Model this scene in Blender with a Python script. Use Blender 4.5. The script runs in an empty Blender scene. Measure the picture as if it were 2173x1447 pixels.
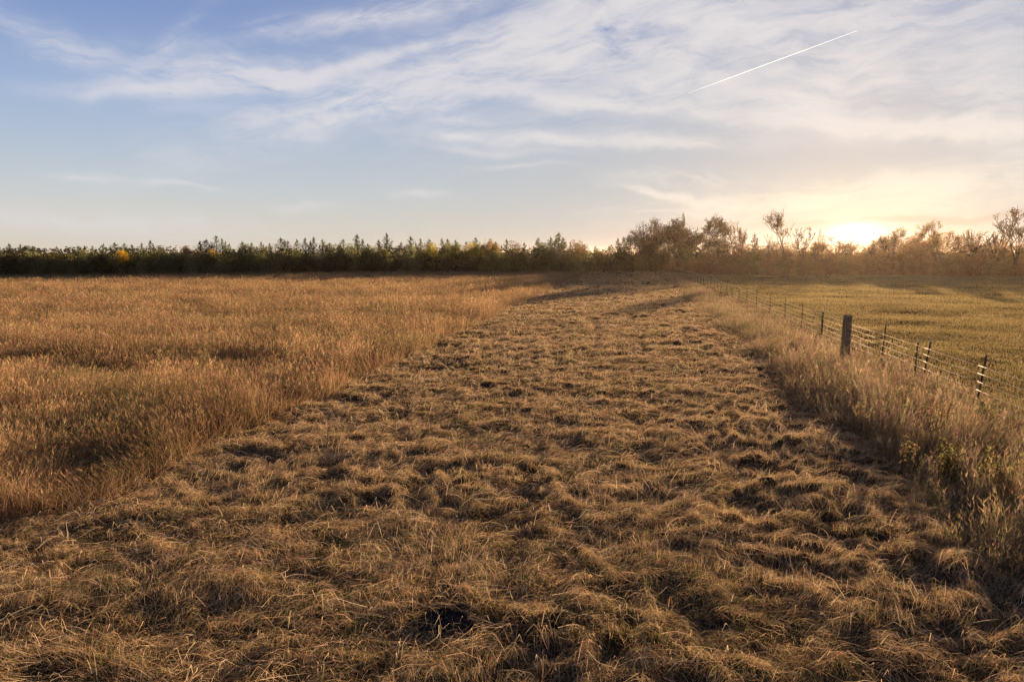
import bpy, math, random
import numpy as np
from mathutils import Vector

random.seed(7)
rng = np.random.default_rng(11)
D = bpy.data
scn = bpy.context.scene
COL = scn.collection
PI = math.pi

# ------------------------------------------------------------------ camera model
# world: +Y runs along the mown strip, X to the right, camera above the origin
CAM_H, PITCH, YAW, FPX = 4.3, math.radians(7.36), math.radians(9.8), 1449.0
FW = np.array([-math.sin(YAW) * math.cos(PITCH), math.cos(YAW) * math.cos(PITCH), -math.sin(PITCH)])
RT = np.array([math.cos(YAW), math.sin(YAW), 0.0])
UP = np.cross(RT, FW)


def ray(px, py):
    d = FW + RT * (px - 1086.5) / FPX - UP * (py - 723.5) / FPX
    return d / np.linalg.norm(d)


def spot(px, py, z=0.0):
    d = ray(px, py)
    t = (z - CAM_H) / d[2]
    return d[0] * t, d[1] * t


def proj(x, y, z):
    v = np.array([x, y, z - CAM_H])
    c = v @ FW
    return 1086.5 + FPX * (v @ RT) / c, 723.5 - FPX * (v @ UP) / c


def z_at(x, y, py):
    """height above the point (x, y) that the sight line of photo row py meets"""
    lo, hi = -2.0, 60.0
    for _ in range(40):
        m = (lo + hi) / 2
        if proj(x, y, m)[1] > py:
            lo = m
        else:
            hi = m
    return lo


EXPO = 1.75
SUN_EL = math.radians(6.9)
SUN_AZ = math.radians(16.7)          # clockwise from +Y

# ------------------------------------------------------------------ noise
_T = rng.random((256, 256)).astype(np.float32)


def vnoise(x, y, s=0):
    xi = np.floor(x).astype(np.int64)
    yi = np.floor(y).astype(np.int64)
    fx = (x - xi).astype(np.float32)
    fy = (y - yi).astype(np.float32)
    fx = fx * fx * (3 - 2 * fx)
    fy = fy * fy * (3 - 2 * fy)
    xi = xi + s * 37
    yi = yi + s * 71
    a = _T[xi & 255, yi & 255]
    b = _T[(xi + 1) & 255, yi & 255]
    c = _T[xi & 255, (yi + 1) & 255]
    d = _T[(xi + 1) & 255, (yi + 1) & 255]
    return (a * (1 - fx) + b * fx) * (1 - fy) + (c * (1 - fx) + d * fx) * fy


def fbm(x, y, s=0, n=3):
    o = 0
    a = 1.0
    t = 0
    for i in range(n):
        o = o + a * vnoise(x * 2 ** i + 13.1 * i, y * 2 ** i + 7.7 * i, s + i)
        t += a
        a *= 0.5
    return o / t


def sstep(a, b, x):
    t = np.clip((x - a) / (b - a), 0, 1)
    return t * t * (3 - 2 * t)


# ------------------------------------------------------------------ layout of the field
FENCE_X = 9.75
PASTURE_X = 10.6


def left_edge(y):
    """ragged boundary between the standing grass and the mown strip"""
    return -9.1 - 0.25 * sstep(20, 60, y) + 1.1 * (fbm(y / 3.1, y * 0 + 3.3, 4, 3) - 0.5) + 0.8 * sstep(13, 8, y) \
        - 2.6 * sstep(10.5, 7.5, y)


def right_edge(y):
    return 5.25 + 1.9 * (fbm(y / 2.6, y * 0 + 8.3, 9, 3) - 0.5)


def strip_mask(x, y):
    e = left_edge(y)
    r = right_edge(y)
    return sstep(e - 0.25, e + 0.25, x) * (1 - sstep(r - 0.25, r + 0.25, x))


def height(x, y):
    x = np.asarray(x, np.float64)
    y = np.asarray(y, np.float64)
    h = 0.10 * (fbm(x / 23, y / 23, 1, 2) - 0.5) * (1 - sstep(60, 110, y))
    m = strip_mask(x, y)
    wx = x + 0.5 * (vnoise(x / 0.9, y / 0.9, 21) - 0.5)
    wy = y + 0.5 * (vnoise(x / 0.9, y / 0.9, 22) - 0.5)
    big = vnoise(wx / 1.15, wy / 0.75, 2)
    mid = 1 - 2 * np.abs(vnoise(wx / 0.52, wy / 0.40, 5) - 0.5)
    sml = vnoise(wx / 0.21, wy / 0.17, 6)
    patch = 0.5 + 1.0 * vnoise(x / 3.0, y / 3.0, 30)
    h = h + m * patch * (0.13 * (big - 0.5) + 0.155 * (mid - 0.5) + 0.13 * (sml - 0.5))
    # wheel tracks pressed along the strip
    for tx in (0.45, -1.75):
        h = h - m * 0.075 * vnoise(x * 0 + y / 2.2, y * 0 + tx, 33) * np.exp(-((x - tx - 0.2 * np.sin(y / 4)) / 0.24) ** 2)
    p = sstep(PASTURE_X - 1, PASTURE_X + 1, x)
    h = h + p * (0.09 * (fbm(x / 1.3, y / 1.2, 7, 3) - 0.5) + 0.25 * (fbm(x / 7, y / 4, 8, 2) - 0.5))
    l = 1 - sstep(left_edge(y) - 0.5, left_edge(y), x)
    h = h + l * 0.10 * (fbm(x / 1.5, y / 1.5, 12, 2) - 0.5)
    # far floor stays level under the trees
    h = h * (1 - sstep(150, 200, y))
    return h


def z1(x, y):
    return float(height(np.array([x]), np.array([y]))[0])


# ------------------------------------------------------------------ materials
def new_mat(name):
    m = D.materials.new(name)
    m.use_nodes = True
    nt = m.node_tree
    nt.nodes.clear()
    return m, nt


def N(nt, t, **kw):
    n = nt.nodes.new(t)
    for k, v in kw.items():
        setattr(n, k, v)
    return n


def leafy(name, transl, use_obj=False, gloss=0.0):
    """thin plant matter: diffuse + translucent, colour from the per-blade colour attribute"""
    m, nt = new_mat(name)
    a = N(nt, 'ShaderNodeAttribute', attribute_name='Col')
    col = a.outputs['Color']
    if use_obj:
        oi = N(nt, 'ShaderNodeObjectInfo')
        mx = N(nt, 'ShaderNodeMix', data_type='RGBA', blend_type='MULTIPLY')
        mx.inputs[0].default_value = 1
        nt.links.new(oi.outputs['Color'], mx.inputs[6])
        nt.links.new(col, mx.inputs[7])
        col = mx.outputs[2]
    d = N(nt, 'ShaderNodeBsdfDiffuse')
    t = N(nt, 'ShaderNodeBsdfTranslucent')
    s = N(nt, 'ShaderNodeMixShader')
    s.inputs[0].default_value = transl
    o = N(nt, 'ShaderNodeOutputMaterial')
    nt.links.new(col, d.inputs[0])
    nt.links.new(col, t.inputs[0])
    nt.links.new(d.outputs[0], s.inputs[1])
    nt.links.new(t.outputs[0], s.inputs[2])
    nt.links.new(s.outputs[0], o.inputs[0])
    return m


def noisy(name, cols, scale, rough=0.9, metal=0.0, bump=0.0, stretch=(1, 1, 1), obj=True, detail=6):
    m, nt = new_mat(name)
    tc = N(nt, 'ShaderNodeTexCoord')
    mp = N(nt, 'ShaderNodeMapping')
    mp.inputs['Scale'].default_value = stretch
    nz = N(nt, 'ShaderNodeTexNoise')
    nz.inputs['Scale'].default_value = scale
    nz.inputs['Detail'].default_value = detail
    nz.inputs['Roughness'].default_value = 0.65
    rp = N(nt, 'ShaderNodeValToRGB')
    el = rp.color_ramp.elements
    while len(el) < len(cols):
        el.new(0.5)
    for i, c in enumerate(cols):
        el[i].position = 0.28 + 0.44 * i / (len(cols) - 1)
        el[i].color = (*c, 1)
    b = N(nt, 'ShaderNodeBsdfPrincipled')
    b.inputs['Roughness'].default_value = rough
    b.inputs['Metallic'].default_value = metal
    b.inputs['Specular IOR Level'].default_value = 0.2 if metal or rough < .8 else 0.0
    o = N(nt, 'ShaderNodeOutputMaterial')
    nt.links.new(tc.outputs['Object'], mp.inputs[0])
    nt.links.new(mp.outputs[0], nz.inputs[0])
    nt.links.new(nz.outputs[0], rp.inputs[0])
    nt.links.new(rp.outputs[0], b.inputs[0])
    nt.links.new(b.outputs[0], o.inputs[0])
    if bump:
        bp = N(nt, 'ShaderNodeBump')
        bp.inputs['Strength'].default_value = bump
        bp.inputs['Distance'].default_value = 0.02
        nt.links.new(nz.outputs[0], bp.inputs['Height'])
        nt.links.new(bp.outputs[0], b.inputs['Normal'])
    return m


M_GRASS = leafy('dry_grass', 0.42)
M_HAY = leafy('cut_straw', 0.38)
M_LEAF = leafy('tree_leaves', 0.5, use_obj=True)
M_BARK = noisy('bark', [(.035, .026, .02), (.09, .07, .055), (.14, .115, .09)], 6, bump=.6, stretch=(1, 1, .25))
M_SOIL = noisy('thatch_soil', [(.018, .014, .009), (.045, .034, .02), (.085, .062, .034)], 3.5, bump=.8)
M_ASH = noisy('dark_ash', [(.008, .008, .009), (.02, .019, .02), (.05, .046, .045)], 9, bump=.8)
M_WOOD = noisy('weathered_post_wood', [(.09, .065, .048), (.21, .16, .12), (.34, .275, .21)], 7, bump=.9, stretch=(4, 4, .35))
M_STEEL = noisy('rusty_green_steel', [(.05, .035, .025), (.07, .065, .045), (.13, .075, .045)], 14, rough=.75, metal=.25)
M_TIP = noisy('chipped_white_paint', [(.75, .73, .68), (.6, .57, .52), (.35, .3, .25)], 20, rough=.6)
M_WIRE = noisy('galvanised_wire', [(.46, .41, .34), (.55, .50, .42), (.36, .28, .21)], 30, rough=.6, metal=.15)


# ------------------------------------------------------------------ mesh helpers
def mesh_from(name, V, F, mat=None, col=None, smooth=False):
    """V (n,3); F list of (k, array of k-gons); col (n,3) per vertex"""
    me = D.meshes.new(name)
    me.vertices.add(len(V))
    me.vertices.foreach_set('co', np.ascontiguousarray(V, np.float32).ravel())
    loops = np.concatenate([f.ravel() for f in F]).astype(np.int32)
    tot = np.concatenate([np.full(len(f), f.shape[1], np.int32) for f in F])
    st = np.concatenate([[0], np.cumsum(tot)[:-1]]).astype(np.int32)
    me.loops.add(len(loops))
    me.loops.foreach_set('vertex_index', loops)
    me.polygons.add(len(tot))
    me.polygons.foreach_set('loop_start', st)
    me.polygons.foreach_set('loop_total', tot)
    if smooth:
        me.polygons.foreach_set('use_smooth', np.ones(len(tot), bool))
    me.update(calc_edges=True)
    if col is not None:
        at = me.color_attributes.new('Col', 'FLOAT_COLOR', 'POINT')
        c4 = np.ones((len(V), 4), np.float32)
        c4[:, :3] = col
        at.data.foreach_set('color', c4.ravel())
    if mat:
        me.materials.append(mat)
    return me


def link(name, me, parent=None, loc=None):
    o = D.objects.new(name, me)
    COL.objects.link(o)
    if parent:
        o.parent = parent
    if loc is not None:
        o.location = loc
    return o


def tag(o, label=None, cat=None, group=None, kind=None):
    if label:
        o['label'] = label
    if cat:
        o['category'] = cat
    if group:
        o['group'] = group
    if kind:
        o['kind'] = kind
    return o


def tube(pts, radii, n=6, twist=0.0):
    """one tapered tube through pts, closed at both ends"""
    pts = np.asarray(pts, float)
    V = []
    for i, p in enumerate(pts):
        a = pts[min(i + 1, len(pts) - 1)] - pts[max(i - 1, 0)]
        a = a / (np.linalg.norm(a) + 1e-9)
        r = np.cross(a, [0.31, 0.93, 0.17])
        r /= np.linalg.norm(r) + 1e-9
        s = np.cross(a, r)
        for k in range(n):
            t = 2 * PI * k / n + twist
            V.append(p + radii[i] * (r * math.cos(t) + s * math.sin(t)))
    Q = []
    for i in range(len(pts) - 1):
        for k in range(n):
            Q.append((i * n + k, i * n + (k + 1) % n, (i + 1) * n + (k + 1) % n, (i + 1) * n + k))
    caps = [tuple(range(n - 1, -1, -1)), tuple((len(pts) - 1) * n + k for k in range(n))]
    return np.array(V), Q, caps


class MB:
    """collects pieces of ONE mesh"""

    def __init__(self):
        self.v, self.f, self.n = [], {}, 0

    def add(self, V, faces):
        for f in faces:
            self.f.setdefault(len(f), []).append([i + self.n for i in f])
        self.v.append(np.asarray(V, float))
        self.n += len(V)

    def tube(self, pts, radii, n=6):
        V, Q, c = tube(pts, radii, n)
        self.add(V, Q + c)

    def box(self, c, s, rz=0.0):
        x, y, z = [v / 2 for v in s]
        P = np.array([(a, b, d) for a in (-x, x) for b in (-y, y) for d in (-z, z)])
        cs, sn = math.cos(rz), math.sin(rz)
        P = np.c_[P[:, 0] * cs - P[:, 1] * sn, P[:, 0] * sn + P[:, 1] * cs, P[:, 2]] + np.array(c)
        self.add(P, [(0, 1, 3, 2), (4, 6, 7, 5), (0, 4, 5, 1), (2, 3, 7, 6), (0, 2, 6, 4), (1, 5, 7, 3)])

    def mesh(self, name, mat, smooth=False):
        return mesh_from(name, np.concatenate(self.v), [np.array(f) for f in self.f.values()], mat, smooth=smooth)


# ------------------------------------------------------------------ blades
class Blades:
    """ribbons in one mesh: P (n, k+1, 3) centre lines, W (n, 3) half-width vectors, C (n, 3) colours"""

    def __init__(self):
        self.V, self.C, self.T, self.Q, self.n = [], [], [], [], 0

    def add(self, P, W, C, C2=None):
        n, k1, _ = P.shape
        k = k1 - 1
        tw = np.linspace(1, 0.45, k)[None, :, None]
        L = P[:, :k] - W[:, None] * tw
        R = P[:, :k] + W[:, None] * tw
        V = np.concatenate([np.stack([L, R], 2).reshape(n, 2 * k, 3), P[:, k:]], 1)
        m = 2 * k + 1
        if C2 is None:
            CC = np.repeat(C[:, None], m, 1)
        else:
            t = np.concatenate([np.repeat(np.linspace(0, 1, k1)[:k], 2), [1]])[None, :, None]
            CC = C[:, None] * (1 - t) + C2[:, None] * t
        b = (self.n + np.arange(n) * m)[:, None]
        for i in range(k - 1):
            self.Q.append(b + np.array([[2 * i, 2 * i + 1, 2 * i + 3, 2 * i + 2]]))
        self.T.append(b + np.array([[2 * k - 2, 2 * k - 1, 2 * k]]))
        self.V.append(V.reshape(-1, 3).astype(np.float32))
        self.C.append(CC.reshape(-1, 3).astype(np.float32))
        self.n += n * m

    def build(self, name, mat):
        F = [np.concatenate(self.T)]
        if self.Q:
            F.append(np.concatenate(self.Q))
        return link(name, mesh_from(name, np.concatenate(self.V), F, mat, np.concatenate(self.C)))


def standing(x, y, z, L, phi, th0, th1, w, k):
    """upright blades: angle from vertical goes from th0 to th1 along the blade, in azimuth phi"""
    n = len(x)
    P = np.zeros((n, k + 1, 3))
    P[:, 0] = np.c_[x, y, z]
    for i in range(k):
        th = th0 + (th1 - th0) * (i + 0.5) / k
        s = (L / k)
        P[:, i + 1, 0] = P[:, i, 0] + s * np.sin(th) * np.cos(phi)
        P[:, i + 1, 1] = P[:, i, 1] + s * np.sin(th) * np.sin(phi)
        P[:, i + 1, 2] = P[:, i, 2] + s * np.cos(th)
    q = phi + PI / 2 + rng.normal(0, 0.5, n)
    W = np.c_[np.cos(q), np.sin(q), 0 * q] * (w / 2)[:, None]
    return P, W


def lying(x, y, L, phi, curl, off, arch, w, k):
    """cut stalks draped over the ground"""
    n = len(x)
    P = np.zeros((n, k + 1, 3))
    px, py = x.copy(), y.copy()
    for i in range(k + 1):
        t = i / k
        a = phi + curl * (t - 0.5)
        if i:
            px = px + L / k * np.cos(a)
            py = py + L / k * np.sin(a)
        P[:, i, 0] = px
        P[:, i, 1] = py
        P[:, i, 2] = height(px, py) + off + arch * math.sin(PI * t) + 0.02 * t
    q = rng.uniform(-0.9, 0.9, n)
    W = np.c_[-np.sin(phi) * np.cos(q), np.cos(phi) * np.cos(q), np.sin(q)] * (w / 2)[:, None]
    return P, W


def dist(x, y):
    return np.sqrt(x * x + y * y + CAM_H ** 2)


def in_view(x, y, m=0.08):
    """near enough to what the photograph could see (with a margin for a step to the side)"""
    c = x * FW[0] + y * FW[1]
    r = x * RT[0] + y * RT[1]
    return (np.abs(r) < c * (0.75 + m) + 2.5) & (c > 4.2)


def scatter(x0, x1, y0, y1, dens):
    """random points whose density (per m2) is dens(distance)"""
    out = []
    edges = [y0]
    while edges[-1] < y1:
        edges.append(min(y1, edges[-1] * 1.18 + 0.3))
    for a, b in zip(edges[:-1], edges[1:]):
        xa, xb = max(x0, -b * 1.05 - 4), min(x1, b * 0.75 + 6)
        if xb <= xa:
            continue
        d = dens(math.hypot(a, CAM_H))
        n = int((xb - xa) * (b - a) * d)
        x = rng.uniform(xa, xb, n)
        y = rng.uniform(a, b, n)
        k = in_view(x, y)
        out.append(np.c_[x[k], y[k]])
    p = np.concatenate(out)
    return p[:, 0], p[:, 1]


def lod_w(w, d, f):
    return np.maximum(w, d * f)


def pal(n, cols, wts, jit=0.18):
    c = np.array(cols)[rng.choice(len(cols), n, p=np.array(wts) / sum(wts))]
    return np.clip(c * (1 + rng.normal(0, jit, (n, 1))) * (1 + rng.normal(0, jit * .3, (n, 3))), 0.01, 0.9)


# ------------------------------------------------------------------ ground
def axis(a, b, step, grow, far_a, far_b):
    v = list(np.arange(a, b, step))
    s = step
    while v[-1] < far_b:
        s *= grow
        v.append(v[-1] + s)
    s = step
    while v[0] > far_a:
        s *= grow
        v.insert(0, v[0] - s)
    return np.array(v)


gx = axis(-13, 15, 0.09, 1.07, -3500, 3500)
gy = axis(4, 24, 0.09, 1.045, -200, 5000)
GX, GY = np.meshgrid(gx, gy)
GZ = height(GX, GY)
V = np.c_[GX.ravel(), GY.ravel(), GZ.ravel()]
nx, ny = len(gx), len(gy)
ii = (np.arange(ny - 1)[:, None] * nx + np.arange(nx - 1)[None]).ravel()
g = link('ground', mesh_from('ground', V, [np.c_[ii, ii + 1, ii + nx + 1, ii + nx]], M_SOIL, smooth=True))
tag(g, kind='structure')

STRAW = [(.62, .44, .25), (.48, .33, .18), (.74, .57, .37), (.24, .16, .09), (.34, .31, .12), (.17, .20, .07)]

# ------------------------------------------------------------------ mown hay strip
hay = Blades()


def flow(x, y):
    return 2.6 * PI * (fbm(x / 1.6, y / 1.2, 40, 2) - 0.5) + 0.15


def hay_dens(d):
    return 1150 if d < 11 else 1150 * (11 / d) ** 1.75


x, y = scatter(-12.5, 6.5, 5.0, 168, hay_dens)
k = (rng.random(len(x)) < strip_mask(x, y)) & (rng.random(len(x)) < .1 + 1.15 * vnoise(x / .5, y / .36, 44) + (dist(x, y) > 45) * .3)
x, y = x[k], y[k]
n = len(x)
d = dist(x, y)
ph = flow(x, y) + rng.normal(0, 0.85, n)
L = rng.uniform(0.07, 0.30, n) * np.where(d > 30, 1.3, 1)
P, W = lying(x, y, L, ph, rng.normal(0, 0.35, n), rng.uniform(0, 0.06, n), rng.gamma(1.2, 0.018, n),
             lod_w(rng.uniform(.003, .006, n), d, .00042), 3)
tone = fbm(x / 1.7, y / 1.1, 50, 2)[:, None]
C = pal(n, STRAW, [4, 3.5, 3.5, 2, .9, .45], .24) * (0.7 + 0.6 * tone)
hay.add(P, W, C)
# loose straws on top, sunlit brightness of the crests put into their pale colour
x, y = scatter(-12.5, 6.5, 5.0, 90, lambda d: 95 * min(1, (12 / d) ** 1.5))
k = rng.random(len(x)) < strip_mask(x, y) * (.15 + 1.2 * vnoise(x / .9, y / .6, 46))
x, y = x[k], y[k]
n = len(x)
P, W = lying(x, y, rng.uniform(.15, .55, n), flow(x, y) + rng.normal(0, 1.0, n), rng.normal(0, .5, n), rng.uniform(.03, .11, n), rng.gamma(1.2, .04, n),
             lod_w(rng.uniform(.004, .0075, n), dist(x, y), .0005), 3)
hay.add(P, W, pal(n, [(.78, .62, .42), (.70, .52, .32), (.62, .50, .36)], [3, 3, 2], .12))
# small heaps of cut stalks dropped by the mower
bx, by = scatter(-12.5, 6.5, 5.0, 60, lambda d: 3.6 * min(1, (16 / d) ** 1.2))
k = rng.random(len(bx)) < strip_mask(bx, by)
bx, by = bx[k], by[k]
nb_ = np.clip((rng.uniform(40, 110, len(bx)) * np.minimum(1, 14 / dist(bx, by))), 14, None).astype(int)
br = np.repeat(rng.uniform(.10, .30, len(bx)), nb_)
bh = np.repeat(rng.uniform(.02, .09, len(bx)), nb_)
ba = np.repeat(rng.uniform(0, PI, len(bx)), nb_)
bc = np.repeat(rng.uniform(.75, 1.2, len(bx)), nb_)
ox = rng.normal(0, 1, len(br))
oy = rng.normal(0, .6, len(br))
x = np.repeat(bx, nb_) + br * (ox * np.cos(ba) - oy * np.sin(ba)) * .8
y = np.repeat(by, nb_) + br * (ox * np.sin(ba) + oy * np.cos(ba)) * .8
n = len(x)
L = rng.uniform(.08, .30, n)
ph = ba + rng.normal(0, .55, n) + rng.choice([0, PI], n)
P, W = lying(x - np.cos(ph) * L / 2, y - np.sin(ph) * L / 2, L, ph, rng.normal(0, .4, n), bh * np.exp(-(ox ** 2 + oy ** 2) / 2) * rng.uniform(.3, 1.1, n),
             bh * rng.uniform(0, .7, n), lod_w(rng.uniform(.003, .0055, n), dist(x, y), .00042), 3)
hay.add(P, W, pal(n, STRAW, [4, 3, 4, 1.5, .5, .1], .2) * bc[:, None])
x, y = scatter(-12.5, 6.5, 5.0, 168, lambda d: .45 * hay_dens(d))
k = rng.random(len(x)) < strip_mask(x, y)
x, y = x[k], y[k]
n = len(x)
d = dist(x, y)
P, W = standing(x, y, height(x, y), rng.uniform(.08, .24, n), flow(x, y) + rng.normal(0, .9, n), rng.uniform(.5, 1.3, n), rng.uniform(.9, 1.6, n),
                lod_w(rng.uniform(.003, .0055, n), d, .00042), 3)
hay.add(P, W, pal(n, STRAW, [4, 3, 4, 1.5, .7, .2], .2))
# stubble and regrowth standing between the mats
x, y = scatter(-12.5, 6.5, 5.0, 168, lambda d: 0.8 * hay_dens(d))
k = (rng.random(len(x)) < strip_mask(x, y)) & (rng.random(len(x)) < 0.35 + 0.9 * vnoise(x / 0.8, y / 0.6, 60))
x, y = x[k], y[k]
n = len(x)
d = dist(x, y)
gr = vnoise(x / 1.3, y / 1.3, 61)
row = np.zeros(n)
for tx in (-2.45, -0.95, 1.1):
    row = np.maximum(row, np.exp(-((x - tx - 0.12 * np.sin(y / 3)) / 0.22) ** 2) * sstep(16, 24, y) * vnoise(x * 0 + y / 1.2, y * 0, 62))
L = rng.uniform(0.05, 0.16, n) * (0.45 + 1.5 * vnoise(x / .42, y / .42, 63) ** 1.5) * (1 + 1.8 * row)
P, W = standing(x, y, height(x, y) - .01, L, rng.uniform(0, 2 * PI, n), rng.uniform(0, .6, n), rng.uniform(.3, 1.5, n),
                lod_w(rng.uniform(.003, .006, n), d, .00042), 2)
cg = pal(n, STRAW + [(.16, .17, .055)], [4, 3, 2, 2, 2, 1.2, 1.5])
gg = sstep(.5, .75, gr)[:, None] * .75
cg = cg * (1 - gg) + pal(n, [(.17, .19, .06), (.24, .22, .09), (.12, .15, .05)], [3, 2, 2]) * gg
hay.add(P, W, cg)
tag(hay.build('cut_hay', M_HAY), 'matted cut hay and stubble lying on the mown strip', 'hay', kind='stuff')

# ------------------------------------------------------------------ standing grass field on the left
tall = Blades()


def tall_dens(d):
    return 620 if d < 13 else max(620 * (13 / d) ** 1.55, 9)


def tall_set(x, y, lo, hi, heads, cols, wts, leanmul=1.0, blades=None, lmul=1.0):
    n = len(x)
    d = dist(x, y)
    cl = fbm(x / 1.2, y / 1.2, 70, 2)
    big = fbm(x / 7, y / 7, 73, 2)
    L = rng.uniform(lo, hi, n) * (0.30 + 0.8 * cl + 0.30 * big + .28 * vnoise(x / 16, y / 5, 79))
    L = L * lmul
    ph = 2 * PI * fbm(x / 3.5, y / 3.5, 71, 2) * 2 + rng.normal(0, 1.2, n)
    bend = rng.gamma(1.6, 0.36, n) * leanmul
    w = lod_w(rng.uniform(.003, .0065, n), d, .00048)
    C = pal(n, cols, wts, .24) * (0.65 + 0.7 * fbm(x / 2.2, y / 2.2, 74, 2)[:, None])
    sp_ = sstep(.5, .72, fbm(x / 3.2, y / 2.2, 76, 3))[:, None] * .42
    C = C * (1 - sp_) + pal(n, [(.17, .17, .07), (.23, .19, .12), (.13, .15, .05)], [2, 2, 1]) * sp_
    L = L * (1 - .2 * sp_[:, 0])
    lodge = sstep(.58, .78, fbm(x / 2.6, y / 2.6, 77, 2))          # patches flattened by wind
    bend = bend + .9 * lodge
    ph = ph * (1 - lodge) + lodge * (2.2 + rng.normal(0, .5, n))
    z = height(x, y) - .01
    for near in (True, False):
        k = (d < 34) == near
        if not k.any():
            continue
        P, W = standing(x[k], y[k], z[k], L[k], ph[k], np.abs(rng.normal(0, .2, k.sum())), bend[k] + .1, w[k], 3 if near else 2)
        blades.add(P, W, C[k])
        # seed heads: a few short awns round the upper part of the stem
        hd = rng.random(k.sum()) < heads
        Ph = P[hd]
        if len(Ph):
            top, pre = Ph[:, -1], Ph[:, -2]
            dv = top - pre
            dv /= np.linalg.norm(dv, axis=1)[:, None] + 1e-9
            m = 4 if near else 2
            for j in range(m):
                s = rng.uniform(-.16, .02, len(Ph))
                b = top + dv * s[:, None]
                q = rng.uniform(0, 2 * PI, len(Ph))
                e = dv + 0.45 * np.c_[np.cos(q), np.sin(q), 0 * q]
                ln = rng.uniform(.05, .12, len(Ph))
                PP = np.stack([b, b + e * (ln * .5)[:, None], b + e * ln[:, None]], 1)
                q2 = rng.uniform(0, 2 * PI, len(Ph))
                ww = lod_w(np.full(len(Ph), .009), d[k][hd], .0006)
                WW = np.c_[np.cos(q2), np.sin(q2), 0 * q2] * (ww / 2)[:, None]
                blades.add(PP, WW, np.clip(C[k][hd] * 1.15, 0, .8))


BROWN = [(.39, .255, .145), (.31, .19, .11), (.52, .37, .22), (.21, .135, .085), (.26, .21, .085), (.14, .15, .05)]
x, y = scatter(-190, -7.0, 5.0, 150, tall_dens)
k = x < left_edge(y) + 0.15 * rng.normal(size=len(x))
x, y = x[k], y[k]
tall_set(x, y, 0.5, 0.95, 0.45, BROWN, [4, 3.5, 2.5, 2, 1.6, .9], blades=tall)
# lower leaves that close the sward
x, y = scatter(-190, -7.0, 5.0, 60, lambda d: 0.7 * tall_dens(d))
k = x < left_edge(y) + 0.3 * rng.normal(size=len(x))
x, y = x[k], y[k]
tall_set(x, y, 0.2, 0.55, 0.0, BROWN, [3, 3, 2, 2, 2, 1.8], leanmul=2.2, blades=tall)
# stems flopped over the cut edge
yy = rng.uniform(6, 110, 15000)
yy = yy[rng.random(len(yy)) < np.minimum(1, 14 / yy)]
xx = left_edge(yy) + rng.uniform(-.3, .25, len(yy))
n = len(xx)
P, W = standing(xx, yy, height(xx, yy), rng.uniform(.35, .8, n), rng.normal(0, .9, n), rng.uniform(.2, .9, n), rng.uniform(.9, 1.8, n),
                lod_w(rng.uniform(.0035, .006, n), dist(xx, yy), .0005), 3)
tall.add(P, W, pal(n, BROWN, [4, 2, 4, 1, 1, .3]) * 1.1)
tag(tall.build('standing_dry_grass', M_GRASS), 'tall uncut brown grass field left of the mown strip', 'grass', kind='stuff')

# ------------------------------------------------------------------ weedy fence row
weed = Blades()


def weed_dens(d):
    return 800 if d < 13 else max(800 * (13 / d) ** 1.5, 14)


FW_COL = [(.37, .265, .165), (.28, .20, .145), (.46, .36, .235), (.19, .13, .10), (.27, .25, .12), (.18, .19, .08)]
x, y = scatter(4.0, 11.0, 5.0, 166, weed_dens)
re = right_edge(y)
k = (x > re) & (x < PASTURE_X + .5 * rng.normal(size=len(x)) - .3)
# the growth thins out towards the fence in places
k &= rng.random(len(x)) < (0.05 + 1.3 * vnoise(x / .7, y / .7, 80)) * (1 - .55 * sstep(8.2, 10.2, x))
x, y = x[k], y[k]
tall_set(x, y, 0.36, 0.92, 0.6, FW_COL + [(.26, .13, .09)], [4, 3, 2.5, 2.5, 2, 2, 1.5], blades=weed,
         lmul=(.4 + 1.15 * vnoise(x / .55, y / .55, 84)) * (.35 + .65 * sstep(-.2, .9, x - right_edge(y))) * (1 - .5 * sstep(7.0, 9.2, x)) * (1 - .45 * sstep(26, 50, y)))
x, y = scatter(4.0, 11.0, 5.0, 70, lambda d: .6 * weed_dens(d))
k = (x > right_edge(y) - .2) & (x < PASTURE_X + .3 * rng.normal(size=len(x)))
x, y = x[k], y[k]
tall_set(x, y, 0.12, 0.4, 0.0, FW_COL + [(.20, .10, .07)], [2, 2, 1, 3, 3, 3, 2], leanmul=2.4, blades=weed)
tag(weed.build('fence_row_weeds', M_GRASS), 'seedy dry weeds and grass grown up along the wire fence', 'weeds', kind='stuff')

# ------------------------------------------------------------------ grazed pasture on the right
past = Blades()
PCOL = [(.33, .265, .12), (.26, .225, .09), (.40, .33, .16), (.18, .17, .05), (.28, .17, .08), (.45, .36, .2)]
x, y = scatter(9.5, 130, 8.0, 150, lambda d: 1300 * (13 / max(d, 13)) ** 1.6)
k = x > PASTURE_X - .4 + .3 * rng.normal(size=len(x))
x, y = x[k], y[k]
n = len(x)
d = dist(x, y)
t = fbm(x / 2.2, y / 2.2, 90, 3)
L = rng.uniform(.05, .17, n) * (.35 + 1.5 * t ** 1.3) * np.where(d > 50, 1.35, 1)
P, W = standing(x, y, height(x, y) - .01, L, rng.uniform(0, 2 * PI, n), rng.uniform(.1, .8, n), rng.uniform(.6, 1.6, n),
                lod_w(rng.uniform(.004, .007, n), d, .0006), 2)
C = pal(n, PCOL, [4, 3, 3, 2, 1.5, .5]) * (.7 + .6 * fbm(x / 4, y / 3, 91, 2)[:, None])
past.add(P, W, C)
tag(past.build('pasture_grass', M_GRASS), 'short grazed yellow green grass beyond the wire fence', 'grass', kind='stuff')

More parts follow.
